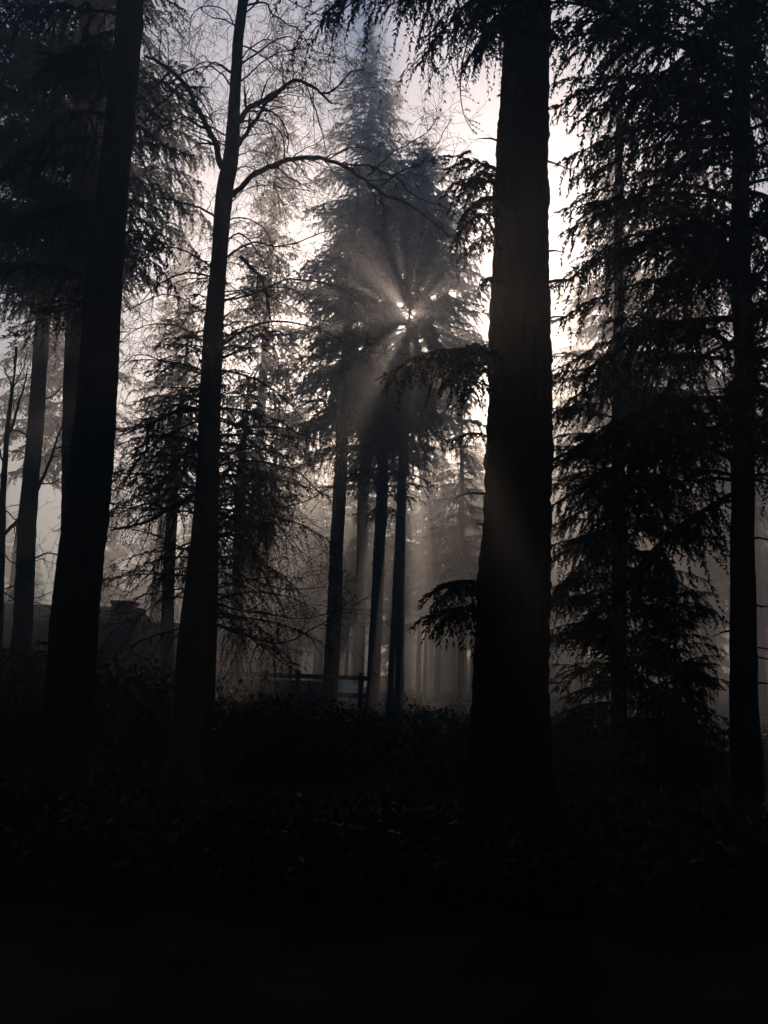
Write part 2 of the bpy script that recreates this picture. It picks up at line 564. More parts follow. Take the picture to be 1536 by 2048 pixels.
# thick trunk right of the middle
t8 = Tree('conifer_tree', 'thickest bare conifer trunk right of the sun with short boughs low on its left side', 'tree',
          [(1024, 1400, 152), (1034, 1024, 134), (1043, 700, 118), (1053, 300, 100), (1061, 0, 87)], 10.0, 22, 8, 'tall conifers in the foreground', sides=52, rough=.022)
for a, b, yb, k in [((1010, 352), (872, 322), 9.6, 0), ((1005, 372), (925, 385), 9.0, 1), ((1005, 430), (905, 487), 9.5, 1), ((1000, 455), (940, 500), 10.4, 2),
                    ((995, 562), (965, 565), 9.5, 0), ((990, 706), (775, 752), 9.0, 0), ((990, 715), (850, 745), 9.8, 2), ((985, 722), (900, 740), 8.6, 1),
                    ((975, 872), (905, 880), 9.6, 0), ((965, 1168), (845, 1192), 9.3, 0), ((965, 1176), (880, 1170), 10.2, 2),
                    ((962, 1222), (835, 1243), 9.4, 2), ((962, 1230), (880, 1262), 9.0, 1),
                    ((1005, 380), (900, 372), 9.2, 2), ((1006, 400), (930, 440), 9.0, 0), ((1003, 470), (915, 520), 9.8, 0), ((1008, 345), (900, 338), 10.3, 1),
                    ((988, 712), (800, 765), 9.6, 1), ((985, 730), (880, 770), 9.4, 0), ((980, 740), (930, 800), 9.2, 2), ((962, 1236), (860, 1238), 9.9, 0), ((964, 1190), (872, 1210), 9.2, 1),
                    ((1060, -110), (600, 90), 11.5, 1), ((1050, -30), (740, 40), 11.0, 2), ((1050, 10), (800, 150), 11.0, 1), ((1048, 30), (880, 150), 10.8, 0),
                    ((1046, 40), (930, 130), 9.6, 2), ((1044, -10), (860, 70), 10.4, 1), ((1060, -160), (560, 0), 12.0, 2),
                    ((1040, -60), (640, 40), 8.6, 0), ((1040, -20), (800, 10), 9.2, 1), ((1050, -40), (840, 128), 9.6, 2), ((1040, 0), (930, 60), 9.0, 1),
                    ((1060, -100), (760, -20), 9.8, 2), ((1050, 20), (960, 110), 8.8, 0)]:
    t8.bough(a, b, 10.0, yb, k, fine=yb > 10.5)
t8.auto(11, 21, lerp_prof((0, 2.6), (.5, 2.4), (1, .5)), 5)

def stubs(tree, n, z0, z1, seed, lmax=.35, w=.02):
    rng = np.random.default_rng(seed)
    for i in range(n):
        z = rng.uniform(z0, z1); r = tree.r(z); az = rng.choice([0, math.pi]) + rng.normal(0, .5)
        d = np.array([math.cos(az), math.sin(az), rng.uniform(-.2, .35)]); c = tree.axis(z) + d * r * .8
        L = rng.uniform(.06, lmax) + r * .2; u = np.linspace(0, 1, 6)[:, None]
        P = c + d * L * u + np.array([0, 0, -.25]) * L * u**2 + np.cumsum(rng.normal(0, .006, (6, 3)), 0)
        a = Acc(); a.add(*tube(P, np.linspace(w * rng.uniform(.6, 1.3), w * .25, 6), 6, .12, rng))
        for _ in range(3):
            q = P[rng.integers(2, 6)]; D = norm(d + rng.normal(0, .6, 3)); C = q + D * rng.uniform(.03, .15) * np.linspace(0, 1, 4)[:, None]
            a.add(*tube(C, np.linspace(.004, .0015, 4), 3))
        o = link('stub', a.mesh('stub', M['twig']), tree.root); o.location = -Vector(tree.base)
stubs(t8, 16, 1.2, 9.0, 3)
# dead hanging branch
def dead_branch(tree, pixels, Y, w0, name='dead_branch'):
    rng = np.random.default_rng(5)
    P, t = resample([np.array(at(x, y, Y)) for x, y in pixels], 30)
    a = Acc(); a.add(*tube(P, np.interp(t, [0, 1], [w0, .004]), 5))
    for i in range(4, 29):
        if rng.random() < .75:
            q = P[i]; L = rng.uniform(.05, .22)
            d = np.array([rng.uniform(.2, 1), rng.normal(0, .4), rng.uniform(-.5, .1)]); d /= np.linalg.norm(d)
            u = np.linspace(0, 1, 5)[:, None]
            C = q + d * L * u + np.array([0, 0, -1]) * L * .4 * u**2
            a.add(*tube(C, np.linspace(.004, .0015, 5), 3))
            for c in C[1:]:
                for _ in range(3):
                    D = norm(d + rng.normal(0, .6, 3)); pp = norm(np.cross(D, rng.normal(0, 1, 3))) * .006
                    a.add(np.stack([c - pp, c + pp, c + D * .035]), None, [[0, 1, 2]])
    o = link(name, a.mesh(name, M['twig']), tree.root)
    o.location = -Vector(tree.base)
    return o
dead_branch(t8, [(965, -10), (948, 50), (932, 95), (922, 150), (922, 200), (930, 235), (948, 267)], 9.2, .014)

# right-hand conifer whose boughs fill the right of the frame
t9 = Tree('conifer_tree', 'slim conifer near the right edge whose drooping boughs fill the right side', 'tree',
          [(1490, 1400, 54), (1485, 1100, 45), (1483, 700, 40), (1480, 400, 34), (1482, 100, 30)], 9.5, 17, 9, 'tall conifers in the foreground', sides=26, rough=.015)
t9.auto(3.6, 16.5, lerp_prof((0, 2.5), (.25, 2.7), (.6, 2.3), (1, .5)), 11, up=.25,
        keep=lambda A, B, a, b: b[0] > 1080 or b[1] < 60)
for a, b, yb, k in [((1466, 150), (950, 25), 8.3, 0), ((1466, 130), (1080, 60), 8.8, 1), ((1466, 175), (1110, 215), 9.0, 2), ((1466, 90), (1150, -10), 9.2, 0), ((1468, 215), (1150, 250), 8.6, 1),
                    ((1466, 260), (1120, 330), 9.2, 0), ((1466, 335), (1130, 420), 9.6, 2), ((1466, 120), (1000, 110), 8.7, 2), ((1466, 60), (1040, -30), 9.0, 1), ((1466, 230), (1115, 170), 10.2, 1),
                    ((1466, 400), (1125, 470), 9.0, 0), ((1466, 470), (1140, 560), 8.8, 1), ((1467, 560), (1120, 640), 9.2, 2), ((1467, 640), (1150, 760), 9.0, 0),
                    ((1466, 720), (1110, 830), 9.4, 1), ((1466, 800), (1130, 910), 8.9, 2), ((1466, 880), (1150, 985), 9.2, 0), ((1465, 950), (1180, 1060), 8.8, 1), ((1466, 690), (1220, 640), 9.6, 2),
                    ((1466, 1000), (1300, 1130), 9.0, 0), ((1498, 300), (1640, 380), 9.2, 0), ((1498, 620), (1650, 700), 9.3, 1), ((1500, 800), (1640, 900), 9.0, 2), ((1500, 450), (1640, 520), 8.9, 1)]:
    t9.bough(a, b, 9.5, yb, k)
# conifer behind it, grey through the gaps
t10 = Tree('conifer_tree', 'straight dark conifer between the thick trunk and the slim right-hand one, clothed to the ground', 'tree',
           [(1240, 1400, 32), (1238, 1000, 28), (1236, 600, 20), (1240, 200, 12)], 15.0, 17, 10, 'tall conifers in the foreground', sides=18)
t10.auto(.9, 16.5, lerp_prof((0, 1.5), (.3, 1.8), (.6, 1.6), (1, .3)), 20, up=.2, keep=lambda A, B, a, b: a[1] > 720 or a[1] < 100)

# young hemlock by the right-hand trunk
t11 = Tree('young_conifer', 'young conifer with a drooping skirt left of the slim right-hand trunk', 'tree',
           [(1350, 1420, 10), (1350, 1300, 9), (1346, 1180, 4)], 11.0, 2.9, 11, 'young conifers', sides=10)
t11.auto(.45, 2.85, lerp_prof((0, .75), (.6, .55), (1, .25)), 46, up=.3)

# big dark left trunk and its partner behind
t1 = Tree('conifer_tree', 'darkest thick trunk on the left, leaning right, with long limbs out to the left', 'tree',
          [(153, 1250, 92), (177, 1000, 84), (212, 600, 70), (240, 300, 58), (265, 0, 50)], 11.0, 20, 1, 'tall conifers in the foreground', sides=36, rough=.012)
for a, b, yb, k in [((225, 325), (0, 352), 10.5, 0), ((232, 240), (80, 275), 10.0, 1), ((250, 30), (-30, 48), 10.5, 2), ((200, 560), (-20, 545), 11.2, 0),
                    ((215, 480), (330, 500), 10.2, 1), ((240, 200), (100, 120), 11.5, 0), ((250, 100), (60, 180), 11.8, 2), ((230, 420), (60, 470), 12.0, 1)]:
    t1.bough(a, b, 11.0, yb, k)
t1.auto(6.5, 19.5, lerp_prof((0, 2.0), (.4, 2.4), (1, .5)), 5, up=.15, keep=lambda A, B, a, b: (b[0] < 215 and B.y > 10.5) or b[1] < -60)
t1b = Tree('conifer_tree', 'dim conifer trunk standing just behind the darkest left trunk', 'tree',
           [(150, 1250, 66), (155, 1000, 64), (170, 500, 60), (178, 200, 56), (184, 0, 50)], 15.5, 26, 2, 'tall conifers in the foreground', sides=28)
t1b.auto(8.6, 25, lerp_prof((0, 2.2), (.3, 2.5), (.7, 2.2), (1, .4)), 6.5, up=.15)
t0 = Tree('conifer_tree', 'conifer just outside the left edge with foliage hanging into the upper left corner', 'tree',
          [(-90, 1300, 60), (-60, 700, 50), (-30, 0, 40)], 17.0, 24, 3, 'tall conifers in the foreground', sides=20)
t0.auto(9.2, 23, lerp_prof((0, 2.6), (.3, 3.0), (1, .4)), 9, up=.15, keep=lambda A, B, a, b: max(a[0], b[0]) > -80)
t2 = Tree('conifer_tree', 'straight grey trunk at the far left with a limb forking up to the right', 'tree',
          [(44, 1250, 38), (58, 1000, 33), (81, 700, 28), (96, 500, 24), (120, 100, 18)], 22.0, 24, 4, 'conifers in the middle distance', sides=20)
t2.auto(11.5, 23.5, lerp_prof((0, 2.6), (.5, 2.2), (1, .4)), 8)

stubs(t1, 14, 1.2, 7.5, 4); stubs(t9, 16, 1.0, 7.0, 5, .5, .014); stubs(t10, 8, 1, 8, 6, .4, .014); stubs(t2, 10, 1.5, 10, 7, .6, .02); stubs(t1b, 6, 2, 8, 8)
# ------------------------------------------------------------------ bare broadleaf branching
def grow(acc, P, rad, rng, depth, maxd, dens, Lsc, droop, rmin=.0036):
    """add a branch tube and recurse with twigs"""
    acc.add(*tube(P, rad, 7 if depth == 0 else (4 if depth == 1 else 3), .03 if depth == 0 else 0, rng))
    if depth >= maxd: return
    seg = np.linalg.norm(np.diff(P, axis=0), axis=1); L = seg.sum()
    cum = np.r_[0, np.cumsum(seg)] / L
    N = max(1, int(L * dens[depth] * rng.uniform(.8, 1.2)))
    for _ in range(N):
        t = rng.uniform(.12 if depth == 0 else .1, 1.0)
        b = np.array([np.interp(t, cum, P[:, k]) for k in range(3)])
        i = min(len(P) - 2, int(t * (len(P) - 1))); T = norm(P[i + 1] - P[i])
        side = norm(np.cross(T, rng.normal(0, 1, 3)))
        d = norm(T * rng.uniform(.3, 1.0) + side * rng.uniform(.6, 1.1) + np.array([0, 0, rng.uniform(-.1, .35)]))
        l = Lsc[depth] * rng.uniform(.35, 1.25)
        n = 7 if depth else 9
        u = np.linspace(0, 1, n)[:, None]
        C = b + d * l * u + np.array([0, 0, -1]) * (droop * rng.uniform(-.4, 1.5) * l) * u**2
        wob = np.cumsum(rng.normal(0, .022 * l, (n, 3)), axis=0); wob -= wob[0]
        C = C + wob
        r0 = max(rmin, np.interp(t, cum, rad) * rng.uniform(.3, .5))
        grow(acc, C, np.linspace(r0, rmin * .55, n), rng, depth + 1, maxd, dens, Lsc, droop, rmin)

def limb(tree, pixels, Y, w0, w1, seed, Yend=None, maxd=3, dens=(9, 7, 4), Lsc=(.95, .42, .18), droop=.25, name='branch', m='twig'):
    rng = np.random.default_rng(seed)
    Yend = Yend if Yend is not None else Y + rng.uniform(-.6, .6)
    n = len(pixels)
    P = [np.array(at(x, y, Y + (Yend - Y) * i / (n - 1))) for i, (x, y) in enumerate(pixels)]
    P, t = resample(P, max(10, n * 4))
    wob = np.cumsum(rng.normal(0, .011, P.shape), axis=0); P = P + wob - wob[0]
    rad = np.interp(t, [0, 1], [w0, w1]) * Y / F / 2
    acc = Acc(); grow(acc, P, rad, rng, 0, maxd, dens, Lsc, droop)
    o = link(name, acc.mesh(name, M[m]), tree.root)
    o.location = -Vector(tree.base)
    return o

Y3 = 12.5
t3 = Tree('bare_tree', 'leafless broadleaf tree left of the middle with arching limbs and fine twigs', 'tree',
          [(388, 1250, 56), (408, 1010, 46), (412, 762, 33), (437, 512, 31), (448, 380, 34), (460, 300, 30), (467, 200, 22), (478, 80, 21), (488, 0, 20)], Y3, 11.5, 33, sides=24, rough=.02, m=M['bark_pale'])
LIMBS = [
    ([(444, 335), (418, 268), (392, 212), (365, 168), (340, 140), (310, 115), (288, 106)], 15, 7),
    ([(338, 146), (312, 170), (288, 188), (262, 200)], 7, 3),
    ([(356, 172), (338, 200), (312, 220), (280, 246)], 6, 3),
    ([(372, 180), (400, 205), (425, 250), (440, 290)], 4, 2),
    ([(352, 160), (380, 138), (400, 128), (425, 134), (450, 152)], 4, 2),
    ([(470, 250), (498, 217), (540, 190), (578, 166), (605, 159), (628, 168), (650, 182), (672, 197)], 14, 5),
    ([(470, 300), (492, 272), (512, 240), (532, 212), (555, 188)], 11, 7),
    ([(640, 186), (662, 182), (688, 166), (705, 152), (727, 148)], 5, 2.5),
    ([(530, 215), (560, 235), (575, 270), (578, 312)], 4, 2),
    ([(610, 162), (625, 210), (640, 260), (650, 305)], 4, 1.6),
    ([(466, 392), (500, 356), (540, 331), (580, 318), (630, 313), (680, 325), (730, 350), (780, 385), (830, 412), (880, 450), (912, 478)], 13, 3.5),
    ([(690, 328), (740, 330), (790, 352), (830, 395), (860, 405), (905, 430)], 5, 1.8),
    ([(760, 372), (800, 345), (850, 318), (885, 280), (905, 240)], 4, 1.5),
    ([(735, 352), (800, 300), (850, 270), (870, 240)], 3.5, 1.5),
    ([(470, 152), (445, 133), (425, 128), (400, 150)], 6, 2),
    ([(484, 60), (455, 40), (420, 30), (390, 5)], 4, 1.5),
    ([(488, 10), (530, 8), (545, 30), (580, 55), (607, 72), (625, 105)], 5, 1.6),
    ([(482, 90), (520, 110), (560, 140), (610, 150)], 4, 1.5),
    ([(486, 30), (540, -10), (610, 20), (680, 60)], 4, 1.5),
    ([(475, 170), (505, 140), (560, 100), (620, 90), (690, 110)], 4, 1.5),
    ([(440, 440), (380, 410), (330, 398), (270, 392)], 6, 2),
    ([(430, 560), (380, 540), (330, 560), (280, 600)], 5, 2),
    ([(445, 520), (500, 490), (560, 500), (640, 470), (700, 450)], 5, 1.6),
    ([(440, 600), (500, 590), (580, 560), (650, 570), (720, 610)], 5, 1.6),
    ([(430, 700), (500, 650), (590, 640), (660, 660), (740, 720)], 5, 1.6),
    ([(480, 512), (520, 545), (540, 580), (556, 640)], 9, 3),
    ([(395, 818), (350, 828), (316, 845), (303, 895), (280, 940), (255, 975)], 9, 3),
    ([(318, 842), (285, 855), (240, 872)], 5, 2),
    ([(390, 868), (366, 925), (372, 962)], 6, 2.5),
    ([(392, 985), (345, 1018), (310, 1036), (260, 1050), (218, 1056)], 12, 3.5),
    ([(400, 1080), (340, 1100), (280, 1160), (250, 1190)], 5, 1.6),
    ([(420, 935), (470, 922), (530, 932), (600, 960), (640, 1000)], 6, 2),
    ([(425, 1020), (485, 1055), (520, 1120), (548, 1180), (575, 1230)], 7, 2),
    ([(420, 1100), (480, 1150), (560, 1180), (650, 1175)], 5, 1.6),
    ([(410, 1200), (500, 1225), (600, 1235), (700, 1215)], 5, 1.6),
    ([(405, 1240), (470, 1265), (560, 1290), (660, 1250), (720, 1200)], 5, 1.6),
    ([(430, 830), (480, 850), (560, 860), (620, 880), (690, 900)], 5, 1.6),
    ([(430, 1000), (560, 1010), (640, 990), (720, 940)], 4, 1.6),
]
tr = random.Random(8)
for i in range(30):                                     # the many thin side branches
    y = 60 + 1150 * (i + tr.random()) / 30; x = float(np.interp(y, [0, 200, 380, 762, 1250], [488, 467, 448, 412, 390]))
    sx = 1 if tr.random() < .62 else -1; L = tr.uniform(90, 240); up = tr.uniform(-60, 50)
    LIMBS.append(([(x, y), (x + sx * L * .35, y - 35 - up * .2 + tr.uniform(-15, 15)), (x + sx * L * .7, y - 35 + tr.uniform(-20, 25) - up * .6), (x + sx * L, y + tr.uniform(-10, 60) - up)], tr.uniform(3, 5), 1.4))
for i, (px, w0, w1) in enumerate(LIMBS):
    limb(t3, px, Y3, w0, w1, 100 + i)

# limbs low on the grey left trunk, bare
for i, (px, w0, w1) in enumerate([([(72, 985), (100, 925), (115, 870), (128, 835)], 8, 3), ([(45, 1030), (20, 1060), (-10, 1100)], 9, 4),
                                 ([(60, 1150), (30, 1170), (-10, 1180)], 5, 2), ([(60, 1120), (100, 1110), (140, 1125)], 4, 2),
                                 ([(66, 880), (30, 860), (5, 880)], 4, 2), ([(75, 800), (110, 790), (140, 760)], 4, 2), ([(62, 960), (95, 965), (130, 950)], 4, 2)]):
    limb(t2, px, 22.0, w0, w1, 300 + i, Yend=21, maxd=2, dens=(4, 3), Lsc=(1.2, .5))

t2b = Tree('bare_sapling', 'thin forking leafless tree at the left edge of the frame', 'tree',
           [(-2, 1250, 14), (5, 1000, 12), (15, 870, 10), (24, 780, 6), (28, 740, 3)], 18.0, 8.3, 41, sides=10, m=M['bark_pale'])
for i, (px, w0, w1) in enumerate([([(15, 875), (32, 830), (50, 780), (62, 730)], 7, 2), ([(24, 790), (12, 760), (-5, 730)], 4, 2), ([(10, 930), (-10, 880), (-30, 850)], 4, 2),
                                 ([(12, 900), (40, 905), (60, 925)], 3, 1.5), ([(4, 1010), (30, 1040), (60, 1050)], 3, 1.5), ([(0, 1100), (40, 1130), (90, 1120)], 3, 1.5),
                                 ([(0, 1180), (40, 1200), (110, 1180)], 3, 1.5), ([(24, 780), (45, 740), (60, 690)], 3, 1.5)]):
    limb(t2b, px, 18.0, w0, w1, 340 + i, maxd=3, dens=(5, 4, 2), Lsc=(1.0, .5, .2))

# young conifer tangled with the bare tree
t3b = Tree('young_conifer', 'young conifer close behind the bare tree, its boughs drooping to the right', 'tree',
           [(424, 1240, 22), (430, 1000, 19), (438, 762, 17), (446, 560, 12), (458, 380, 7), (466, 285, 3)], 14.0, 9.2, 35, 'young conifers', sides=14)
t3b.auto(2.2, 9.1, lerp_prof((0, 1.9), (.35, 2.1), (.7, 1.3), (1, .4)), 13, up=.2, protos=FINE)

# ------------------------------------------------------------------ middle-distance and far conifers
def mid_tree(label, pp, Y, apex, crown_from, rad, seed, group, lod=.16, per_m=7, name='conifer_tree', gap=0.0, prof=None):
    top = at(apex[0], apex[1], Y).z
    pp2 = list(pp) + [(apex[0], apex[1] + 30, 2)]
    t = Tree(name, label, 'tree', pp2, Y, top, seed, group, sides=12, rough=.02)
    z0 = at(pp[0][0], crown_from, Y).z
    prof = prof or lerp_prof((0, rad * .75), (.25, rad), (.6, rad * .66), (.9, rad * .25), (1, rad * .08))
    me = crown_mesh(t.rng, t.laxis, z0, top, prof, lod, per_m, gap=gap, off=t.base)
    link('crown', me, t.root)
    return t

MG = 'conifers in the middle distance'
CP = lerp_prof((0, 1.2), (.15, 2.4), (.3, 4.3), (.6, 3.9), (.85, 2.5), (1, .7))
c1 = mid_tree('tall conifer directly in front of the sun, paler trunk beneath a dense dark crown', [(797, 1420, 19), (818, 800, 13), (834, 660, 11), (838, 560, 9)], 42, (842, 285), 1000, 4.6, 51, MG, per_m=15, gap=.9, prof=CP)
c2 = mid_tree('conifer left of the sun with a bare trunk showing below its dark crown', [(745, 1400, 27), (765, 950, 22)], 36, (776, 380), 1060, 3.2, 52, MG, per_m=13, gap=.9, prof=CP)
c3 = mid_tree('thin-stemmed conifer almost touching the trunk beneath the sun', [(781, 1420, 11), (808, 800, 8)], 40, (828, 440), 900, 1.7, 53, MG, per_m=5)
c5 = mid_tree('conifer with a dark slender trunk right of the rail fence', [(659, 1400, 30), (690, 740, 21)], 29, (716, 340), 900, 1.3, 54, MG, per_m=5, gap=.8)
c4 = mid_tree('small misty conifer just left of the thickest trunk', [(921, 1410, 13), (923, 1000, 10)], 44, (926, 720), 1200, 1.7, 55, MG, per_m=10)
c6 = mid_tree('slim grey trunk in the mist above the house roof', [(336, 1250, 27), (345, 1000, 22)], 26.3, (378, 600), 1010, 1.9, 56, MG, per_m=9)
c7 = mid_tree('conifer with a dim trunk left of the low shed', [(475, 1260, 26), (482, 1000, 22)], 27, (494, 760), 1060, 1.5, 57, MG, per_m=7)
c8 = mid_tree('conifer with a grey trunk rising behind the low shed', [(533, 1260, 21), (540, 1050, 18)], 38, (556, 800), 1080, 1.7, 58, MG, per_m=8)

c9 = mid_tree('tall conifer behind the darkest left trunk, hanging sprays showing to its right', [(150, 1250, 24), (232, 300, 18)], 25, (262, -260), 560, 3.3, 59, MG, per_m=8)
c10 = mid_tree('tallest misty conifer rising behind and above the sun tree', [(716, 1380, 22), (728, 900, 20)], 46, (745, 40), 1000, 5.4, 60, MG, lod=.20, per_m=11, gap=.8)
# far trees: four shapes, copied
def far_proto(Hh, rad, z0f, seed, lod=.26, per_m=7):
    rng = np.random.default_rng(seed)
    ax = lambda z: np.array([0, 0, z])
    cm = crown_mesh(rng, ax, Hh * z0f, Hh, lerp_prof((0, rad * .7), (.2, rad), (.6, rad * .62), (.9, rad * .22), (1, .2)), lod, per_m)
    zz = np.linspace(-.3, Hh, 24); P = np.stack([zz * 0, zz * 0, zz], 1)
    V, Q = tube(P, (Hh * .0105) * (1 - zz / Hh * .95).clip(.03), 10, .02, rng)
    return cm, np_mesh('trunk', V, [Q], M['bark'], True)
FP = [far_proto(30, 3.6, .24, 61, per_m=7), far_proto(30, 3.0, .38, 62, per_m=7), far_proto(30, 4.2, .16, 63, per_m=7), far_proto(30, 2.5, .32, 64, per_m=7)]
def far_tree(px, Y, apex_py, k, label, group='misty conifers in the distance', lean=0.0, rs=1.0):
    b = at(px, 1340, Y); top = at(px, apex_py, Y)
    # keep x of the crown where the photograph has it
    r_ = empty('conifer_tree', (b.x, Y, 0), label, 'tree', group, rz=random.Random(px * 7 + k).uniform(0, 6.28))
    s = top.z / 30.0
    cm, tm = FP[k]
    for nm, me in (('trunk', tm), ('crown', cm)):
        o = link(nm, me, r_); o.scale = (s * rs if nm == 'crown' else s, s * rs if nm == 'crown' else s, s)
    r_.rotation_euler.x = 0
    return r_
FARS = [
    (1238, 30, 120, 1, 'pale trunk and crown showing through a gap in the right-hand boughs', .8),
    (490, 48, 130, 3, 'broad pale conifer seen through the bare tree twigs', 1.0),
    (590, 70, 700, 1, 'pale narrow conifer between the bare tree and the tallest misty one', .8),
    (300, 58, 300, 3, 'pale conifer behind the grey trunk over the house', 1.0),
    (560, 80, 760, 3, 'faint conifer deep in the bright mist left of the sun', 1.0),
    (380, 78, 860, 1, 'faint conifer over the right end of the house roof', 1.0),
    (110, 48, 150, 3, 'pale conifer behind the two left trunks', 1.0),
    (10, 55, 330, 1, 'pale conifer at the left edge behind the sapling', 1.0),
    (205, 85, 900, 0, 'faint conifer behind the house chimney', 1.0),
    (640, 95, 830, 2, 'faintest broad conifer low in the glow left of the sun', 1.0),
    (722, 58, 760, 3, 'thin misty conifer between the two dark trunks by the fence', 1.0),
    (850, 60, 1000, 1, 'misty conifer with its trunk just right of the sun trunks', 1.0),
    (875, 72, 800, 3, 'thin faint conifer between the sun trunks and the thick trunk', 1.0),
    (945, 66, 860, 0, 'faint conifer low beside the thick trunk', 1.0),
    (1160, 60, 520, 2, 'misty conifer right behind the thick trunk', 1.0),
    (1330, 50, 250, 0, 'misty conifer seen through the right-hand boughs', 1.0),
    (1420, 46, 60, 3, 'tall misty conifer left of the slim right-hand trunk', 1.0),
    (1520, 48, 400, 1, 'misty conifer at the right edge', 1.0),
    (1260, 88, 640, 3, 'faint narrow conifer deep behind the right-hand boughs', 1.0),
    (1100, 95, 700, 1, 'faint far conifer hidden mostly by the thick trunk', 1.0),
    (1400, 90, 700, 0, 'faint far conifer low on the right', 1.0),
]
for px, Y, ap, k, lb, rs in FARS:
    far_tree(px, Y, ap, k, lb, rs=rs)
fr = random.Random(21)
WORDS = ['slender', 'broad', 'ragged', 'dense', 'short', 'leaning', 'narrow', 'full']
for i in range(30):
    px = 700 + 900 * (i + .5) / 30 + fr.uniform(-12, 12)
    Y = fr.uniform(70, 104)
    far_tree(px, Y, fr.uniform(690, 790) if px > 985 else fr.uniform(775, 865) , i % 4, 'faint low conifer in the row closing off the mist right of the sun tree')
for i in range(24):
    px = 120 + 590 * (i + .5) / 24 + fr.uniform(-10, 10)
    if 180 < px < 400: continue
    Y = fr.uniform(62, 96)
    far_tree(px, Y, fr.uniform(1010, 1080) if px < 450 else fr.uniform(900, 985), i % 4, 'faint low conifer in the row behind the house and the rail fence', rs=1.5)
# the wood's far edge, one mass
def far_wood():
    rng = np.random.default_rng(77)
    a = Acc(); leafs = []
    for i in range(120):
        x = -165 + 330 * (i + rng.random()) / 120; y = rng.uniform(112, 150); h = rng.uniform(17, 30)
        k = int(rng.integers(0, 4)); me = FP[k][0]
        co = np.empty(len(me.vertices) * 3, dtype=np.float32); me.vertices.foreach_get('co', co)
        lv = co.reshape(-1, 3)[:LEAFN[k]].reshape(-1, 3, 3)
        lv = lv[rng.random(len(lv)) < .16]
        c = lv.mean(1, keepdims=True); lv = c + (lv - c) * 3.0
        lv = lv.reshape(-1, 3) * np.array([1, 1, h / 30]); z0 = lv[:, 2].min()
        lv[:, 2] = (lv[:, 2] - z0) * h / (lv[:, 2].max() - z0) * .99
        leafs.append(lv + np.array([x, y, 0]))
        zz = np.linspace(-.3, h, 6)
        a.add(*tube(np.stack([zz * 0 + x, zz * 0 + y, zz], 1), np.linspace(.3, .05, 6), 6))
    # brush added under the trees to block the low glow at the horizon
    N = 40000
    x = rng.uniform(-165, 165, N); y = rng.uniform(106, 150, N); z = rng.uniform(0, 1, N) ** 1.3 * (3.2 + 1.2 * np.sin(x * .4) + np.sin(x * 1.3 + 2))
    c = np.stack([x, y, z], 1); D = norm(rng.normal(0, 1, (N, 3))); Pp = norm(np.cross(D, rng.normal(0, 1, (N, 3)))) * .16
    leafs.append(np.stack([c - Pp, c + Pp, c + D * .7], 1).reshape(-1, 3))
    lv = np.concatenate(leafs)
    a.add(lv, None, np.arange(len(lv)).reshape(-1, 3))
    o = link('distant_wood', a.mesh('distant_wood', M['needles']))
    tag(o, 'far edge of the conifer wood fading into the mist', 'trees', kind='stuff')
LEAFN = []
for cm, tm in FP:
    mi = np.empty(len(cm.polygons), dtype=np.int32); cm.polygons.foreach_get('material_index', mi)
    LEAFN.append(int((mi == 0).sum()) * 3)
far_wood()

def unseen_shade_wood():  # out-of-frame trees added to keep sky light off the foreground
    rng = np.random.default_rng(99)
    a = Acc(); leafs = []
    for i in range(90):
        while True:
            r = rng.uniform(7, 34); az = rng.uniform(0, 2 * math.pi)
            x, y = r * math.sin(az), r * math.cos(az)
            if y < -3 or abs(x) > y * .62 + 7: break
        if y > 12: continue
        h = rng.uniform(17, 28); k = int(rng.integers(0, 4)); me = FP[k][0]
        co = np.empty(len(me.vertices) * 3, dtype=np.float32); me.vertices.foreach_get('co', co)
        lv = co.reshape(-1, 3)[:LEAFN[k]].reshape(-1, 3, 3)
        lv = lv[rng.random(len(lv)) < .45]; c = lv.mean(1, keepdims=True); lv = c + (lv - c) * 1.8
        leafs.append(lv.reshape(-1, 3) * (h / 30 * 1.1, h / 30 * 1.1, h / 30) + np.array([x, y, 0]))
        zz = np.linspace(-.3, h, 8)
        a.add(*tube(np.stack([zz * 0 + x, zz * 0 + y, zz], 1), np.linspace(.32, .05, 8), 10))
    lv = np.concatenate(leafs)
    u_, v_ = pix_np(lv.reshape(-1, 3, 3).mean(1))
    q = (lv.reshape(-1, 3, 3).mean(1)) @ np.array(CR)
    inside = (u_ > -60) & (u_ < W + 60) & (v_ > -60) & (v_ < H + 60) & (q[:, 2] < 0)
    lv = lv.reshape(-1, 3, 3)[~inside].reshape(-1, 3)
    a.add(lv, None, np.arange(len(lv)).reshape(-1, 3))
    o = link('unseen_shade_wood', a.mesh('unseen_shade_wood', M['needles']))
    tag(o, 'unseen conifers added around the viewpoint to shade the foreground', 'trees', kind='stuff')
unseen_shade_wood()

# ------------------------------------------------------------------ house, shed, fence, car
def prism_roof(name, x0, x1, y0, y1, z0, z1, hip0, hip1, m, parent, over=.35, th=.12):
    """roof with ridge along x, ends pulled in by hip0/hip1"""
    X0, X1, Y0, Y1 = x0 - over, x1 + over, y0 - over, y1 + over
    ym = (Y0 + Y1) / 2
    V = []
    for dz in (0, -th):
        V += [(X0, Y0, z0 + dz), (X1, Y0, z0 + dz), (X1, Y1, z0 + dz), (X0, Y1, z0 + dz), (X0 + hip0, ym, z1 + dz), (X1 - hip1, ym, z1 + dz)]
    Fq = [(0, 1, 5, 4), (2, 3, 4, 5), (6, 10, 11, 7), (8, 11, 10, 9), (0, 6, 7, 1), (1, 7, 8, 2), (2, 8, 9, 3), (3, 9, 6, 0)]
    Ft = [(1, 2, 5), (3, 0, 4), (7, 11, 8), (9, 10, 6)]
    return link(name, np_mesh(name, V, [Fq, Ft], m), parent)

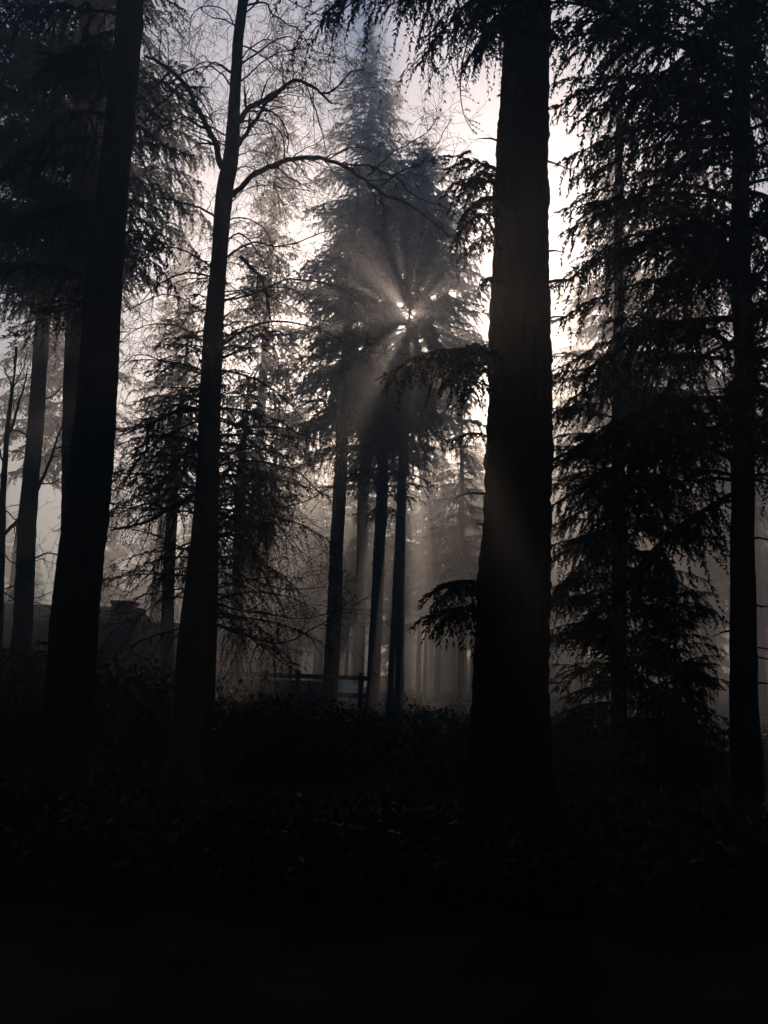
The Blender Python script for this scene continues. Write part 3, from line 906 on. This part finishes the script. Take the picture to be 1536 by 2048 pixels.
def window(parent, x, y, z, w, h):
    f = boxes('window', [(x - w/2 - .08, x + w/2 + .08, y - .06, y, z - h/2 - .08, z - h/2), (x - w/2 - .08, x + w/2 + .08, y - .06, y, z + h/2, z + h/2 + .08),
                         (x - w/2 - .08, x - w/2, y - .06, y, z - h/2, z + h/2), (x + w/2, x + w/2 + .08, y - .06, y, z - h/2, z + h/2), (x - .02, x + .02, y - .05, y - .01, z - h/2, z + h/2)], M['trim'], parent)
    boxes('pane', [(x - w/2, x + w/2, y - .03, y - .015, z - h/2, z + h/2)], M['glass'], f)
def door(parent, x, y, h=2.05):
    d = boxes('door', [(x - .45, x + .45, y - .05, y, 0, h)], M['trim'], parent)
    boxes('handle', [(x + .32, x + .36, y - .11, y - .05, .98, 1.02)], M['metal'], d)

YH = 28.0
hr = at(268, 1205, YH); hl = at(60, 1195, YH)
house = empty('house', (hr.x - 5.2, YH, 0), 'low house with a hipped dark roof and square chimney at the left', 'house')
zr = hr.z
def wall_box(name, x0, x1, y0, y1, z0, z1, parent):
    t = .15
    return boxes(name, [(x0, x1, y0, y0 + t, z0, z1), (x0, x1, y1 - t, y1, z0, z1), (x0, x0 + t, y0 + t, y1 - t, z0, z1), (x1 - t, x1, y0 + t, y1 - t, z0, z1)], M['siding'], parent)
wall_box('wall', -4.6, 5.0, 0, 5, -.1, zr - 1.55, house)
rf = prism_roof('roof', -4.6, 5.0, 0, 5, zr - 1.55, zr, .7, .55, M['roof'], house)
ch = at(203, 1190, YH).z
cx = at(207, 1200, YH).x - house.location.x
boxes('chimney', [(cx - .38, cx + .3, 2.1, 2.9, zr - 1.0, ch), (cx - .43, cx + .35, 2.05, 2.95, ch - .12, ch - .003)], M['brick'], rf)
window(house, -2.6, 0, 1.5, 1.2, 1.0); window(house, 2.6, 0, 1.5, 1.4, 1.0); door(house, .3, 0)
# wing
wx = at(372, 1240, YH).x - house.location.x
wall_box('wall', 5.003, wx, 1.0, 4.6, -.1, zr - 1.7, house)
prism_roof('roof', 5.4, wx, 1.0, 4.6, zr - 1.65, at(330, 1236, YH).z, 0, .4, M['roof'], house)
window(house, (5 + wx) / 2, 1.0, 1.2, .6, .7)

YS = 34.0
sr = at(535, 1251, YS)
shed = empty('shed', (sr.x, YS, 0), 'low dark shed behind the twigs between the bare tree and the rail fence', 'shed')
wall_box('wall', -3.4, .9, 0, 3.0, -.1, sr.z - .9, shed)
prism_roof('roof', -3.4, .9, 0, 3.0, sr.z - .9, sr.z, .1, .7, M['roof'], shed, over=.25)
door(shed, -1.2, 0, 1.9); window(shed, .1, 0, 1.3, .7, .6)

# rail fence
YF = 27.0
fa = at(470, 1345, YF); fb = at(722, 1352, YF)
fence = empty('rail_fence', (fa.x, YF, 0), 'dark wooden rail fence with low boards left of the middle trunks', 'fence')
FL = fb.x - fa.x
topz = at(600, 1348, YF).z
n = 5
for i in range(n):
    x = FL * i / (n - 1)
    V, Q = box_arrays([(x - .07, x + .07, -.07, .07, -.2, topz + .06), (x - .09, x + .09, -.09, .09, topz + .06, topz + .1)])
    link('post', np_mesh('post', V, [Q], M['wood']), fence)
for zc in (topz - .06, topz - .58):
    boxes('rail', [(-.25, FL + .25, -.105, -.072, zc - .07, zc + .07)], M['wood'], fence)
nb = 30; r_ = random.Random(4)
boxes('board', [(.05 + i * .095, .05 + i * .095 + .09, -.071, -.05, .08, topz - .2 + r_.uniform(-.02, .02)) for i in range(nb) if i * .095 < FL * .72], M['wood'], fence)

# pale car behind the fence
def car():
    import bmesh
    p = at(650, 1360, 40.0)
    root = empty('parked_car', (p.x, 40.0, 0), 'pale parked car behind the rail fence catching a glint', 'car', rz=R(8))
    prof = [(-2.1, .35), (-2.15, .7), (-2.0, .88), (-1.2, .98), (-.55, 1.42), (.55, 1.47), (1.35, 1.05), (2.05, .95), (2.15, .6), (2.1, .35)]
    ys = [(-.86, 1.0, -.0), (-.80, 1.0, .0)]
    bm = bmesh.new()
    rings = []
    for y, inset in ((-.85, .06), (-.78, 0), (.78, 0), (.85, .06)):
        ring = []
        for x, z in prof:
            zz = z; yy = y
            if z > 1.1: yy = y * .80
            if inset: x = x * .985; zz = .35 + (z - .35) * .97
            ring.append(bm.verts.new((x, yy, zz)))
        rings.append(ring)
    k = len(prof)
    for a, b in zip(rings[:-1], rings[1:]):
        for i in range(k):
            bm.faces.new((a[i], a[(i + 1) % k], b[(i + 1) % k], b[i]))
    bm.faces.new(rings[0]); bm.faces.new(rings[-1][::-1])
    bmesh.ops.recalc_face_normals(bm, faces=bm.faces)
    bmesh.ops.bevel(bm, geom=list(bm.edges), offset=.03, segments=2, affect='EDGES', clamp_overlap=True)
    me = bpy.data.meshes.new('body'); bm.to_mesh(me); bm.free(); me.materials.append(M['paint'])
    for f in me.polygons: f.use_smooth = True
    link('body', me, root)
    # windscreens and side windows, just proud of the body
    def quad(name, pts, off):
        V = [Vector(q) + Vector(off) for q in pts]; V2 = [Vector(q) - Vector(off) * .5 for q in pts]
        Q = [(0, 1, 2, 3), (7, 6, 5, 4), (0, 4, 5, 1), (1, 5, 6, 2), (2, 6, 7, 3), (3, 7, 4, 0)]
        link(name, np_mesh(name, [tuple(v) for v in V + V2], [Q], M['glass']), root)
    quad('windscreen', [(.66, -.58, 1.43), (1.28, -.62, 1.11), (1.28, .62, 1.11), (.66, .58, 1.43)], (.012, 0, .022))
    quad('rear_window', [(-1.12, -.62, 1.05), (-.64, -.58, 1.38), (-.64, .58, 1.38), (-1.12, .62, 1.05)], (-.018, 0, .02))
    for s in (-1, 1):
        for (a, b) in ((-.6, -.02), (.02, .62)):
            quad('side_window', [(a - (.2 if a < -.3 else 0), s * .775, 1.06), (b + (.28 if b > .3 else 0), s * .775, 1.06), (b, s * .695, 1.38), (a, s * .695, 1.38)], (0, s * .02, .004))
    for sx in (-1.3, 1.32):
        for s in (-1, 1):
            th = np.linspace(0, 2 * math.pi, 20, endpoint=False)
            V = []; 
            for yy, rr in ((.68, .28), (.70, .32), (.84, .32), (.87, .29), (.87, .2)):
                V += [(sx + rr * math.cos(t), s * yy, .32 + rr * math.sin(t)) for t in th]
            Q = [(r0 * 20 + i, r0 * 20 + (i + 1) % 20, (r0 + 1) * 20 + (i + 1) % 20, (r0 + 1) * 20 + i) for r0 in range(4) for i in range(20)]
            w = link('wheel', np_mesh('wheel', V, [Q], M['rubber'], True), root)
            V = [(sx, s * .865, .32)] + [(sx + .2 * math.cos(t), s * .868, .32 + .2 * math.sin(t)) for t in th]
            link('rim', np_mesh('rim', V, [[(0, i + 1, (i + 1) % 20 + 1) for i in range(20)]], M['metal']), w)
    for s in (-1, 1):
        boxes('headlight', [(2.08, 2.17, s * .62 - .14, s * .62 + .14, .68, .8)], M['glass'], root)
car()

# ------------------------------------------------------------------ undergrowth
def shrub(px, Y, h, seed, label):
    rng = np.random.default_rng(seed)
    p = at(px, 1420, Y); root = empty('leafy_shrub', (p.x, Y, float(GZ(p.x, Y))), label, 'shrub', 'low shrubs on the forest floor')
    st = Acc(); lf = []
    for i in range(26):
        az = rng.uniform(0, 6.28); sp = rng.uniform(.1, .7)
        u = np.linspace(0, 1, 7)[:, None]
        d = np.array([math.cos(az) * sp, math.sin(az) * sp, 1.0]); C = d * h * rng.uniform(.5, 1) * u + np.array([0, 0, -.3 * h]) * u**2 * sp
        C += np.cumsum(rng.normal(0, .012, (7, 3)), 0)
        C[0] = 0
        st.add(*tube(C, np.linspace(.008, .003, 7), 4))
        q = C[2:][rng.integers(0, 5, 26)] + rng.normal(0, .05, (26, 3))
        D = norm(rng.normal(0, 1, (26, 3)) + np.array([0, 0, .2])); Pp = norm(np.cross(D, rng.normal(0, 1, (26, 3)))) * .02
        lf.append(np.stack([q, q + D * .04 + Pp, q + D * .085, q + D * .04 - Pp], 1).reshape(-1, 3))
    link('stems', st.mesh('stems', M['twig']), root)
    lv = np.concatenate(lf)
    link('foliage', np_mesh('foliage', lv, [np.arange(len(lv)).reshape(-1, 4)], M['leaf']), root)
shrub(835, 27, .9, 1, 'small leafy shrub at the foot of the sun trunks')
shrub(905, 31, .7, 2, 'low shrub left of the thick trunk foot')
shrub(1135, 26, .9, 3, 'low shrub just right of the thick trunk')
shrub(1272, 24, .8, 4, 'low shrub right of the straight mist-greyed trunk')
shrub(1420, 22, 1.0, 5, 'rounded shrub left of the slim right-hand trunk')
shrub(560, 25, .9, 6, 'shrub in front of the rail fence boards')
shrub(300, 30, 1.6, 7, 'taller shrub in front of the house')
shrub(90, 26, 1.5, 8, 'shrub by the foot of the grey left trunk')

def floor_cover():
    rng = np.random.default_rng(12)
    N = 50000
    y = rng.uniform(0, 1, N) ** .7 * 55 + 7; x = rng.uniform(-.62, .62, N) * (y + 4)
    z = GZ(x, y)
    base = np.stack([x, y, z], 1)
    D = norm(rng.normal(0, 1, (N, 3)) * np.array([1, 1, .5]) + np.array([0, 0, .45])); l = rng.uniform(.02, .07, (N, 1)) * (1 + (rng.random((N, 1)) < .03) * 1.0)
    Pp = norm(np.cross(D, rng.normal(0, 1, (N, 3)))) * l * .22
    V = np.stack([base - Pp, base + Pp, base + D * l], 1).reshape(-1, 3)
    o = link('leaf_litter', np_mesh('leaf_litter', V, [np.arange(len(V)).reshape(-1, 3)], M['litter']))
    tag(o, 'fallen leaves and short growth scattered over the dark forest floor', 'leaf litter', kind='stuff')
floor_cover()
def undergrowth():  # brush added to cover lit ground where only black shade belongs
    """added tangled dark brush: leaves and stems, taller to the left, patchy, lower in the middle"""
    rng = np.random.default_rng(31)
    out = []; st = Acc()
    prof_x = [-13, -7.5, -5, -3.2, -1.5, 0, 2, 4.5, 8, 13]
    prof_h = [2.1, 1.9, 1.8, 1.5, 1.15, .95, .85, .9, .9, 1.0]
    spots = []
    for i in range(520):
        y = rng.uniform(13.5, 21); x = rng.uniform(-.56, .56) * y * 1.15
        h = np.interp(x * 15 / y, prof_x, prof_h) * rng.uniform(.6, 1.12)
        spots.append((x, y, h, 190))
    for i in range(330):
        y = rng.uniform(6.6, 9.3); x = rng.uniform(-.6, .6) * y * 1.1
        spots.append((x, y, rng.uniform(.22, .62), 90))
    for i in range(420):
        y = rng.uniform(21, 56); x = rng.uniform(-.5, .5) * y * 1.1
        if -14 < x < 1.2 and 26 < y < 43: continue
        spots.append((x, y, rng.uniform(.3, 1.0) * (1.3 if x < -4 else 1), 90))
    for x, y, h, n in spots:
        g = float(GZ(x, y)); w = .35 + .35 * h
        for k in range(4):
            az = rng.uniform(0, 6.28); u = np.linspace(0, 1, 6)[:, None]
            C = np.array([x, y, g]) + np.array([math.cos(az) * w, math.sin(az) * w, h * rng.uniform(.8, 1.12)]) * np.concatenate([u**1.2, u**1.2, u], 1) + np.cumsum(rng.normal(0, .015, (6, 3)), 0)
            st.add(*tube(C, np.linspace(.007, .002, 6), 3))
        q = rng.normal(0, 1, (n, 3)); q = norm(q) * rng.uniform(.3, 1, (n, 1)) ** .5
        c = np.array([x, y, g + h * .5]) + q * np.array([w, w, h * .5]); c[:, 2] = np.maximum(c[:, 2], g + .02)
        D = norm(rng.normal(0, 1, (n, 3)) + np.array([0, 0, .1])); l = rng.uniform(.05, .13, (n, 1)); Pp = norm(np.cross(D, rng.normal(0, 1, (n, 3)))) * l * .34
        out.append(np.stack([c, c + D * l * .5 + Pp, c + D * l, c + D * l * .5 - Pp], 1).reshape(-1, 3))
    V = np.concatenate(out); nq = len(V) // 4
    a = Acc(); a.add(V, np.arange(len(V)).reshape(-1, 4)); nst = sum(len(q_) for q_ in st.Q)
    a.add(np.concatenate(st.V), np.concatenate(st.Q))
    me = a.mesh('undergrowth', M['leaf']); me.materials.append(M['twig'])
    idx = np.zeros(len(me.polygons), dtype=np.int32); idx[nq:] = 1; me.polygons.foreach_set('material_index', idx)
    o = link('undergrowth', me)
    tag(o, 'dark brush added to hide the lit floor between the trunks and keep it black', 'undergrowth', kind='stuff')
undergrowth()
def fallen(px, py, L, az, seed, label):  # pale branch added in place of a streak of light on the ground
    rng = np.random.default_rng(seed)
    d = ray(px, py); t = CAM_Z / -d.z if d.z < 0 else 30
    p = Vector((0, 0, CAM_Z)) + d * t
    u = np.linspace(0, 1, 14); P = np.stack([(u - .5) * L * math.cos(az), (u - .5) * L * math.sin(az), .07 + .05 * np.sin(u * 5)], 1) + rng.normal(0, .015, (14, 3))
    acc = Acc(); grow(acc, P, np.linspace(.05, .015, 14), rng, 0, 2, (2, 3), (.5, .2), .1)
    o = link('light_streak_branch', acc.mesh('light_streak_branch', M['bark_pale'])); o.location = (p.x, p.y, float(GZ(p.x, p.y)))
    tag(o, label, 'branch', 'branches added for light streaks on the ground')
fallen(880, 1441, 2.2, .1, 1, 'branch added for the light streak on the ground left of the thick trunk')
fallen(690, 1434, 1.2, -.2, 2, 'short branch added for the light streak at the right end of the rail fence')

# ------------------------------------------------------------------ haze
def haze():
    V, Q = box_arrays([(-180, 180, -180, 180, -1.6, 42)])
    m = bpy.data.materials.new('haze'); m.use_nodes = True
    n = m.node_tree; n.nodes.clear()
    o_ = n.nodes.new('ShaderNodeOutputMaterial'); v = n.nodes.new('ShaderNodeVolumePrincipled')
    v.inputs['Color'].default_value = (.97, .94, .90, 1)
    v.inputs['Density'].default_value = HAZE_DENSITY
    v.inputs['Anisotropy'].default_value = HAZE_G
    n.links.new(v.outputs[0], o_.inputs['Volume'])
    o = link('haze', np_mesh('haze', V, [Q], m))
    tag(o, kind='stuff')
    o['label'] = 'thin pale mist hanging through the whole wood'
    o['category'] = 'mist'
haze()
mz = 0
for o in SC.objects:
    if o.type == 'MESH' and o.name.split('.')[0] in ('crown', 'trunk', 'foliage'):
        pass
print('objects', len(SC.objects))
